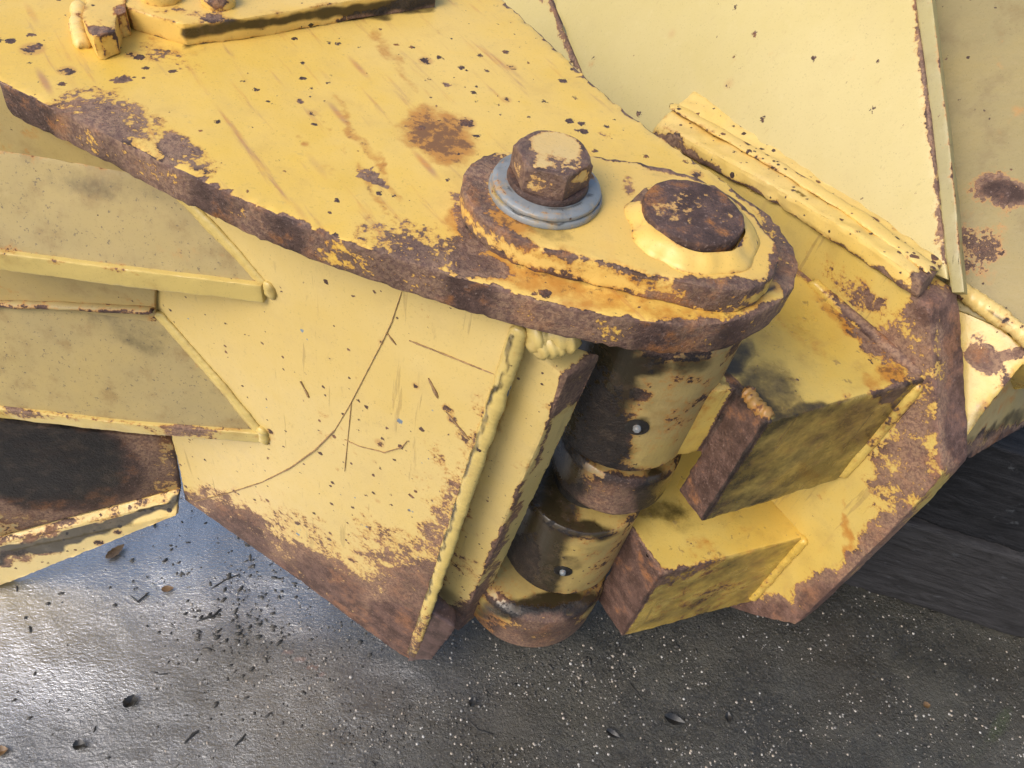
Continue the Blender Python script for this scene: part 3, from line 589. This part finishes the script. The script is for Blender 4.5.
# tall leaning back panel
PN = plane3(bt[0], bt[3], hz(915, 0, .735)); nN = PN[1] if (CAM - bt[0]) @ PN[1] > 0 else -PN[1]
def nn(x, y): return on(x, y, PN)
npan = [(585, 79), (568, 40), (552, -2), (535, -50), (530, -90), (905, -90), (916, 0), (932, 140), (948, 280), (900, 262), (850, 215), (778, 170), (700, 130), (650, 160), (600, 140)]
finish('back_panel', prism_bm([nn(x, y) for x, y in npan], -nN * .007), M_panel, arm, res=.009, bev=.0016, edgewob=.0018, wob=.0015, wfreq=8,
    rust=[('line', [(916, 0), (924, 60), (932, 140), (938, 200), (944, 262)], 5, .27), (917, 20, 5, 40, 5, .26), (939, 230, 5, 30, 5, .3)],
    stain=[(770, 54, 4, 7, 0, .38), (733, 68, 4, 7, 0, .3), (840, 56, 5, 5, 0, .28), (855, 56, 6, 6, 0, .32), (588, 70, 8, 12, 0, .3)])
finish('panel_edge', prism_bm([nn(x, y) - nN * .004 for x, y in [(900, -90), (922, -90), (931, 0), (948, 140), (963, 292), (950, 292), (940, 240), (920, 100), (905, 0)]], -nN * .012), M_edgeband, arm, res=.008, bev=.001, edgewob=.001)
# narrow panel left of the seam
n2 = [(470, -60), (528, -60), (545, -2), (563, 38), (582, 76), (560, 60), (500, 5)]
finish('side_panel', prism_bm([nn(x, y) - nN * .004 for x, y in [(450, -60), (533, -60), (549, -2), (566, 40), (584, 79), (600, 130), (520, 60)]], -nN * .02), M_panel, arm, res=.008, bev=.002, edgewob=.0035,
    rust=[('line', [(545, 0), (565, 40), (583, 76)], 5, .42)], grime=[('line', [(552, 0), (571, 40), (586, 74)], 2.5, .5)])
# dirty, darker panel beyond, with its own cap bar
q0, q1, q2 = hz(962, 288, .58), hz(1040, 348, .58), hz(1000, 0, .66)
_t = on(925, 0, PN); PQ = plane3(q0, q1, _t + (_t - CAM) * .12); nQ = PQ[1] if (CAM - q0) @ PQ[1] > 0 else -PQ[1]
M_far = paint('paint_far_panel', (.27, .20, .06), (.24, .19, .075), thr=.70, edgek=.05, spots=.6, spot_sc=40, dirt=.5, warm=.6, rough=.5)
finish('far_panel', prism_bm([on(x, y, PQ) for x, y in [(900, -90), (1140, -90), (1140, 420), (1024, 338), (925, 296), (905, 200)]], -nQ * .02), M_far, arm, res=.009, bev=.001, edgewob=.001, wob=.002, wfreq=8,
    rust=[(1004, 192, 34, 16, 10, .5), (975, 250, 30, 26, 30, .42), (1000, 222, 8, 24, 20, .2)], stain=[(1000, 100, 14, 90, 0, .2), (985, 270, 30, 20, 0, .3), (1015, 118, 9, 14, 20, .5), (990, 225, 30, 40, 0, .25)], grime=[(990, 175, 26, 8, -20, .32)])
bead('far_weld', [on(x, y, PQ) + nQ * .004 for x, y in [(950, 284), (985, 308), (1010, 326), (1060, 362)]], .008, M_bar, arm, ripple=.12, pitch=.008, grime=[(1000, 318, 20, 4, 35, .5)])
g0, g1 = hz(950, 290, .575), hz(1075, 378, .575); g2, g3 = hz(966, 436, .50), hz(1024, 364, .53)
PG = plane3(g0, g1, hz(966, 440, .50))
gp = [on(x, y, PG) for x, y in [(945, 288), (1080, 382), (1040, 352), (1024, 362), (995, 400), (966, 438), (940, 460)]]
finish('lower_bracket', prism_bm([on(x, y, PG) for x, y in [(945, 290), (1010, 334), (1080, 384), (1044, 372), (1024, 364), (995, 400), (966, 438), (935, 462)]], A([.03, .09, -.12])), M_arm, arm, res=.007, bev=.002, edgewob=.003,
    rust=[(985, 360, 26, 14, 40, .46), (1010, 355, 20, 8, -20, .35), (975, 340, 14, 12, 40, .3), (990, 445, 60, 10, -25, .4)], grime=[(1000, 410, 60, 30, -40, .42), (1000, 440, 50, 8, -25, .6)], stain=[(1000, 400, 40, 20, -40, .3)])

u0, u1, u2 = hz(962, 440, .495), hz(1024, 362, .525), hz(1024, 425, .42); PU = plane3(u0, u1, u2)
finish('bracket_web', prism_bm([on(x, y, PU) for x, y in [(950, 452), (1024, 361), (1090, 300), (1100, 395), (1024, 426), (970, 458)]], (ray(1000, 400) * .012)), M_web, arm, res=.007, bev=.001, edgewob=.002,
    rust=[('line', [(965, 462), (1024, 428)], 8, .5), (985, 440, 30, 10, -30, .3)], grime=[(1000, 425, 50, 8, -25, .5)], stain=[(1005, 395, 30, 16, -40, .4)])
# ------------------------------------------------------------------ timbers
def wood(name, c1, c2, rotz):
    n = N(name); q = n.map(n.map(n.co, (1, 1, 1), (0, 0, rotz)), (7, 60, 60))
    a = n.noise(1.6, 9, .72, v=q, dist=1.6); b = n.noise(70, 6, .7)
    n.L(n.mix(n.step(b, .6, .72, (0, .5)), n.mix(n.step(a, .35, .65), c1, c2), (.08, .085, .09)), n.b.inputs['Base Color'])
    n.b.inputs['Specular IOR Level'].default_value = .2
    n.L(n.math('ADD', .5, n.math('MULTIPLY', a, .3)), n.b.inputs['Roughness'])
    n.L(n.bump(n.math('ADD', a, n.math('MULTIPLY', b, .4)), .7, .002), n.b.inputs['Normal']); return n.m
t0, t1 = hz(850, 586, GZ), hz(1024, 640, GZ); PT = vplane(t0, t1)
ud = (t1 - t0) / np.linalg.norm(t1 - t0); nT = PT[1] if PT[1][1] > 0 else -PT[1]
rotz = -math.atan2(ud[1], ud[0])
M_wood = wood('wet_dark_timber', (.020, .019, .019), (.045, .043, .044), rotz); M_wood2 = wood('black_timber', (.008, .008, .009), (.022, .022, .024), rotz)
ht = on(1000, 553, PT)[2] - GZ
s0 = t0 - ud * .25; s1 = t1 + ud * .5
b0 = (s0 + s1) / 2 + nT * .1
lowt = finish('timber_beam', hexa_bm([zz(s0, GZ + ht), zz(s1, GZ + ht), zz(s1, GZ), zz(s0, GZ), *[zz(p + nT * .2, z) for p, z in ((s0, GZ + ht), (s1, GZ + ht), (s1, GZ), (s0, GZ))]]), M_wood,
    None, res=.012, bev=.004, edgewob=.003, wob=.002, loc=zz(b0, GZ))
lowt['label'] = 'lower wet grey-black timber lying on the ground at the right, under the block with end grain'; lowt['category'] = 'timber'; lowt['group'] = 'dark timbers stacked at the right'
cross = [(-.02, .19), (.205, .32)]
lab = ['black timber block on the long lower timber, left one, right behind the rusty end plate', 'black timber block on the lower timber, cut off by the right picture edge']
for i, (u0, u1) in enumerate(((-.10, .115), (.120, .36))):
    p0, p1 = t0 + ud * (u0 + .02) + nT * .012, t0 + ud * (u1 + .02) + nT * (.010 if i == 0 else .016)
    zt_, zb_ = GZ + ht + .16, GZ + ht + .0005
    o = finish('timber_block', hexa_bm([zz(p0, zt_), zz(p1, zt_), zz(p1, zb_), zz(p0, zb_), *[zz(p + nT * .16, z) for p, z in ((p0, zt_), (p1, zt_), (p1, zb_), (p0, zb_))]]), M_wood2,
        None, res=.008, bev=.004, edgewob=.004, wob=.003, loc=zz((p0 + p1) / 2 + nT * .08, zb_))
    o['label'] = lab[i]; o['category'] = 'timber'; o['group'] = 'dark timbers stacked at the right'

# ------------------------------------------------------------------ ground: one sheet, fine where it is seen
def axis_(lo, hi, st):
    a_ = list(np.arange(lo, hi, st)); x = hi; s_ = st
    while x < 60: a_.append(x); s_ *= 1.35; x += s_
    x = lo; s_ = st
    while x > -60: s_ *= 1.35; x -= s_; a_.insert(0, x)
    return A(a_)
gx, gy = axis_(-.6, 1.1, .008), axis_(.1, .95, .008)
GXm, GYm = np.meshgrid(gx, gy); nx, ny = len(gx), len(gy)
gv = np.stack([GXm.ravel(), GYm.ravel(), np.zeros(nx * ny)], 1)
near = (np.abs(gv[:, 0] - .25) < .95) & (np.abs(gv[:, 1] - .5) < .5)
dz = np.zeros(len(gv))
for i in np.nonzero(near)[0]:
    p = gv[i]; dz[i] = .0022 * noise.noise(Vector((p[0] * 14, p[1] * 14, 0))) + .0012 * noise.noise(Vector((p[0] * 50, p[1] * 50, 4)))
gv[:, 2] = GZ + dz
idx = np.arange(nx * ny).reshape(ny, nx)
fc = np.stack([idx[:-1, :-1].ravel(), idx[:-1, 1:].ravel(), idx[1:, 1:].ravel(), idx[1:, :-1].ravel()], 1)
me = bpy.data.meshes.new('ground'); me.from_pydata(gv.tolist(), [], fc.tolist()); me.update()
gb = dict(wet=[(90, 565, 280, 135, -25, 1.0), (250, 540, 140, 90, 30, .9), (190, 620, 380, 200, -20, .30)], pale=[(850, 690, 26, 22, 40, .22), (1010, 750, 40, 24, -50, .3), (560, 740, 260, 40, 0, .16)], moss=[(1000, 725, 30, 12, -60, .5), (975, 755, 40, 14, -60, .4)], rustmark=[('line', [(285, 650), (325, 675)], 4, .6)])  # wet film also boosts coat reflection, painting extra sky sheen at left
seen = projv(gv); front = ((gv - CAM) @ R)[:, 2] > .1
for nm, bl in gb.items():
    arr = evalblobs(gv, bl); arr[~front] = 0
    at = me.attributes.new(nm, 'FLOAT', 'POINT'); at.data.foreach_set('value', arr.astype(np.float32))
for p in me.polygons: p.use_smooth = True
n = N('wet_ground')
a1, a2, a3, a4 = n.noise(9, 6, .6), n.noise(95, 9, .75), n.noise(330, 6, .7), n.noise(900, 3, .6)
col = n.mix(n.step(n.math('ADD', n.math('MULTIPLY', a1, .5), n.math('MULTIPLY', a2, .5)), .40, .60), (.018, .017, .012), (.058, .053, .037))
col = n.mix(n.step(n.noise(4, 4, .6), .42, .62, (0, .6)), col, (.040, .033, .020)); col = n.mix(n.step(a3, .54, .68, (0, .7)), col, (.15, .13, .09)); col = n.mix(n.step(a4, .62, .72, (0, .5)), col, (.30, .29, .26))
pa = n.step(n.math('ADD', n.math('MULTIPLY', a3, .35), n.attr('pale')), .40, .75); col = n.mix(pa, col, (.20, .19, .155))
mo = n.step(n.math('ADD', n.math('MULTIPLY', a3, .5), n.attr('moss')), .6, .9); col = n.mix(mo, col, (.05, .065, .02))
rm = n.step(n.math('ADD', n.math('MULTIPLY', a3, .5), n.attr('rustmark')), .5, .9); col = n.mix(n.math('MULTIPLY', rm, .6), col, (.20, .09, .05))
n.L(col, n.b.inputs['Base Color'])
n.L(n.step(n.math('ADD', n.math('MULTIPLY', a2, .5), n.math('MULTIPLY', a1, .5)), .35, .65, (.22, .46)), n.b.inputs['Roughness'])
n.b.inputs['IOR'].default_value = 1.5; n.b.inputs['Coat Weight'].default_value = 1.0; n.L(n.step(n.attr('wet'), 0, 1, (.2, .26)), n.b.inputs['Coat Roughness']); n.L(n.math('ADD', 1.3, n.math('MULTIPLY', n.attr('wet'), 4.2)), n.b.inputs['Coat IOR'])
vg = n.vor(210)['Distance']
bmp = n.bump(n.math('ADD', n.math('MULTIPLY', a2, .8), n.math('ADD', n.math('MULTIPLY', vg, .3), n.math('MULTIPLY', a3, .9))), .8, .0032)
n.L(bmp, n.b.inputs['Normal'])
bmp2 = n.bump(n.math('ADD', n.math('MULTIPLY', a2, .6), n.math('ADD', n.math('MULTIPLY', n.noise(160, 4, .6, v=n.map(n.co, (1, 2.2, 1), (0, 0, -.6))), .6), n.math('MULTIPLY', a3, .5))), .5, .0026); n.L(bmp2, n.b.inputs['Coat Normal'])
me.materials.append(n.m)
g = bpy.data.objects.new('ground', me); ALL.objects.link(g); g['kind'] = 'structure'

# ------------------------------------------------------------------ gravel and litter
def pebble_mat():
    n = N('pebbles'); v = n.attr('shade'); c = n.t.nodes.new('ShaderNodeValToRGB'); n.L(v, c.inputs[0]); c.color_ramp.interpolation = 'LINEAR'
    e = c.color_ramp.elements; e[0].color = (.03, .028, .024, 1); e[1].color = (.44, .43, .40, 1)
    for p_, q_ in ((.35, (.09, .08, .065, 1)), (.6, (.26, .25, .23, 1)), (.8, (.38, .32, .25, 1))): x = e.new(p_); x.color = q_
    n.L(c.outputs[0], n.b.inputs['Base Color']); n.b.inputs['Roughness'].default_value = .5; return n.m
ico = bmesh.new(); bmesh.ops.create_icosphere(ico, subdivisions=1, radius=1); IV = A([v.co[:] for v in ico.verts]); ico.verts.index_update(); IF = A([[v.index for v in f.verts] for f in ico.faces]); ico.free()
def scatter(name, n_, region, smin, smax, mat, label, cat, shade=(0, 1), stretch=1.0, pw=2.5):
    V, Fc, S_ = [], [], []; k = 0; c = 0
    while c < n_:
        x, y = region(); 
        p = hz(x, y, GZ)
        if abs(p[0]) > 1.6 or p[1] > 1.4: continue
        s = smin + (smax - smin) * rng.random() ** pw
        sc = A([s * (1 + (stretch - 1) * rng.random()), s * (.7 + .4 * rng.random()), s * (.45 + .3 * rng.random())])
        a_ = rng.random() * 6.28 if stretch == 1 else .6 + rng.normal() * .6
        ca, sa = math.cos(a_), math.sin(a_); vv = IV * (1 + .25 * (rng.random(IV.shape) - .5)) * sc
        vv = np.stack([vv[:, 0] * ca - vv[:, 1] * sa, vv[:, 0] * sa + vv[:, 1] * ca, vv[:, 2]], 1) + [p[0], p[1], GZ + s * .25]
        V.append(vv); Fc.append(IF + k); k += len(IV); sh = shade[0] + (shade[1] - shade[0]) * rng.random() ** 1.5; S_ += [sh] * len(IV); c += 1
    V = np.concatenate(V); Fc = np.concatenate(Fc); me = bpy.data.meshes.new(name); me.from_pydata(V.tolist(), [], Fc.tolist()); me.update()
    at = me.attributes.new('shade', 'FLOAT', 'POINT'); at.data.foreach_set('value', A(S_, dtype=np.float32))
    for p in me.polygons: p.use_smooth = True
    me.materials.append(mat); o = bpy.data.objects.new(name, me); ALL.objects.link(o); o['kind'] = 'stuff'; o['label'] = label; o['category'] = cat; return o
PM = pebble_mat()
def reg_main():
    while True:
        x, y = rng.uniform(150, 1040), rng.uniform(560, 790)
        dn = .55 + .9 * noise.noise(Vector((x * .012, y * .02, 0)))
        wgt = .25 + .75 * smooth(A(x), 220, 420) * (1 - .6 * smooth(A(x), 720, 1000)) * (.5 + .5 * smooth(A(y), 600, 700))
        if rng.random() < dn * wgt: return x, y
scatter('gravel', 6500, reg_main, .0005, .0021, PM, 'fine pale grit scattered over the wet ground below the joint', 'gravel')
def reg_dark():
    if rng.random() < .55: return 225 + rng.normal() * 40, 610 + rng.normal() * 45
    if rng.random() < .5: return rng.uniform(0, 420), rng.uniform(500, 768)
    return 600 + rng.normal() * 60, 650 + rng.normal() * 20
scatter('grit', 620, reg_dark, .0006, .0026, PM, 'dark wet flakes and grit strewn on the shiny wet ground at lower left', 'grit', shade=(0, .3), stretch=2.6)

def leaf(px, py, L_, W_, ang, mat, name, label, cat, curl=.25):
    p = hz(px, py, GZ); bm = bmesh.new(); rows = []
    for i in range(13):
        t = i / 12; wd = W_ * math.sin(math.pi * t ** .8) ** .8 * (1 + .12 * math.sin(i * 2.3)) + .0003
        rows.append([bm.verts.new(((t - .5) * L_, s * wd, .003 + curl * L_ * ((t - .5) ** 2) * 1.2 + curl * abs(s) * wd * .9)) for s in (-1, -.5, 0, .5, 1)])
    for a_, b_ in zip(rows[:-1], rows[1:]):
        for i in range(4): bm.faces.new((a_[i], b_[i], b_[i + 1], a_[i + 1]))
    r_ = bmesh.ops.solidify(bm, geom=bm.faces[:], thickness=.0004)
    M3 = Matrix.Rotation(ang, 4, 'Z')
    for v in bm.verts: v.co = M3 @ v.co + Vector(p)
    o = finish(name, bm, mat, None, bev=0, wob=0, edgewob=0, subdiv=False, loc=p); o['label'] = label; o['category'] = cat; return o
M_leaf = simple('brown_leaf', (.10, .055, .022), (.2, .12, .05), 150, .4, .4)
M_leafd = simple('black_leaf', (.012, .012, .011), (.03, .028, .024), 150, .35, .5)
leaf(116, 553, .026, .0055, .9, M_leaf, 'leaf', 'small brown curled leaf on the bright wet ground at upper left', 'leaf')
leaf(168, 590, .014, .004, .2, M_leaf, 'leaf', 'tiny olive brown leaf fragment below and right of the curled brown leaf', 'leaf')
leaf(131, 703, .016, .006, 1.2, M_leafd, 'leaf', 'black crumpled leaf alone on the wet ground at lower left', 'leaf', .8)
leaf(80, 746, .012, .005, .3, M_leafd, 'leaf', 'small black leaf scrap lowest of those at the bottom left', 'leaf', .6)
leaf(3, 752, .012, .005, .3, M_leaf, 'leaf', 'reddish brown leaf scrap at the bottom left corner', 'leaf', .6)
leaf(673, 721, .026, .006, -.3, M_leafd, 'leaf', 'black shredded leaf on the gritty ground below the lower stop block', 'leaf', .5)
leaf(612, 735, .018, .004, -.5, M_leafd, 'leaf', 'black leaf scrap left of the shredded leaf at bottom centre', 'leaf', .5)
leaf(472, 703, .012, .004, 1.2, M_leafd, 'leaf', 'dark red-brown leaf scrap below the round bottom ring of the hinge', 'leaf', .5)
leaf(727, 718, .012, .004, 1.4, M_leafd, 'leaf', 'small upright black scrap right of the shredded leaf', 'leaf', .5)
leaf(925, 706, .010, .004, .1, M_leaf, 'leaf', 'rust coloured leaf fragment on the dark ground at lower right', 'leaf', .4)
def twig(pts, r, label):
    P3 = [hz(x, y, GZ) + A([0, 0, r * .8]) for x, y in pts]
    o = finish('twig', bead_bm(P3, r, seg=7, step=.003, ripple=.25), M_leafd, None, bev=0, wob=0, edgewob=0, subdiv=False, loc=zz(P3[0], GZ)); o['label'] = label; o['category'] = 'twig'
twig([(152, 672), (160, 675), (171, 673)], .001, 'short bent twig above the black crumpled leaf at lower left')
twig([(186, 742), (193, 735), (200, 730)], .0016, 'dark twig near the bottom edge, left of centre')
twig([(132, 597), (138, 602), (150, 592)], .0010, 'thin forked twig between the curled brown leaf and the dark flakes')
twig([(213, 588), (226, 580), (241, 574)], .0010, 'black twig among the dark flakes close below the rusty side plate')
twig([(200, 620), (214, 616), (222, 608)], .0014, 'thick black twig in the middle of the dark flakes at left')
twig([(236, 745), (243, 738), (246, 733)], .0012, 'small dark twig at the bottom, right of the thicker one')
twig([(630, 684), (640, 697), (646, 703)], .0013, 'short black twig slanting on the ground below the lower stop block')
twig([(468, 720), (478, 730), (495, 735)], .0007, 'very thin curved twig below the round bottom ring')
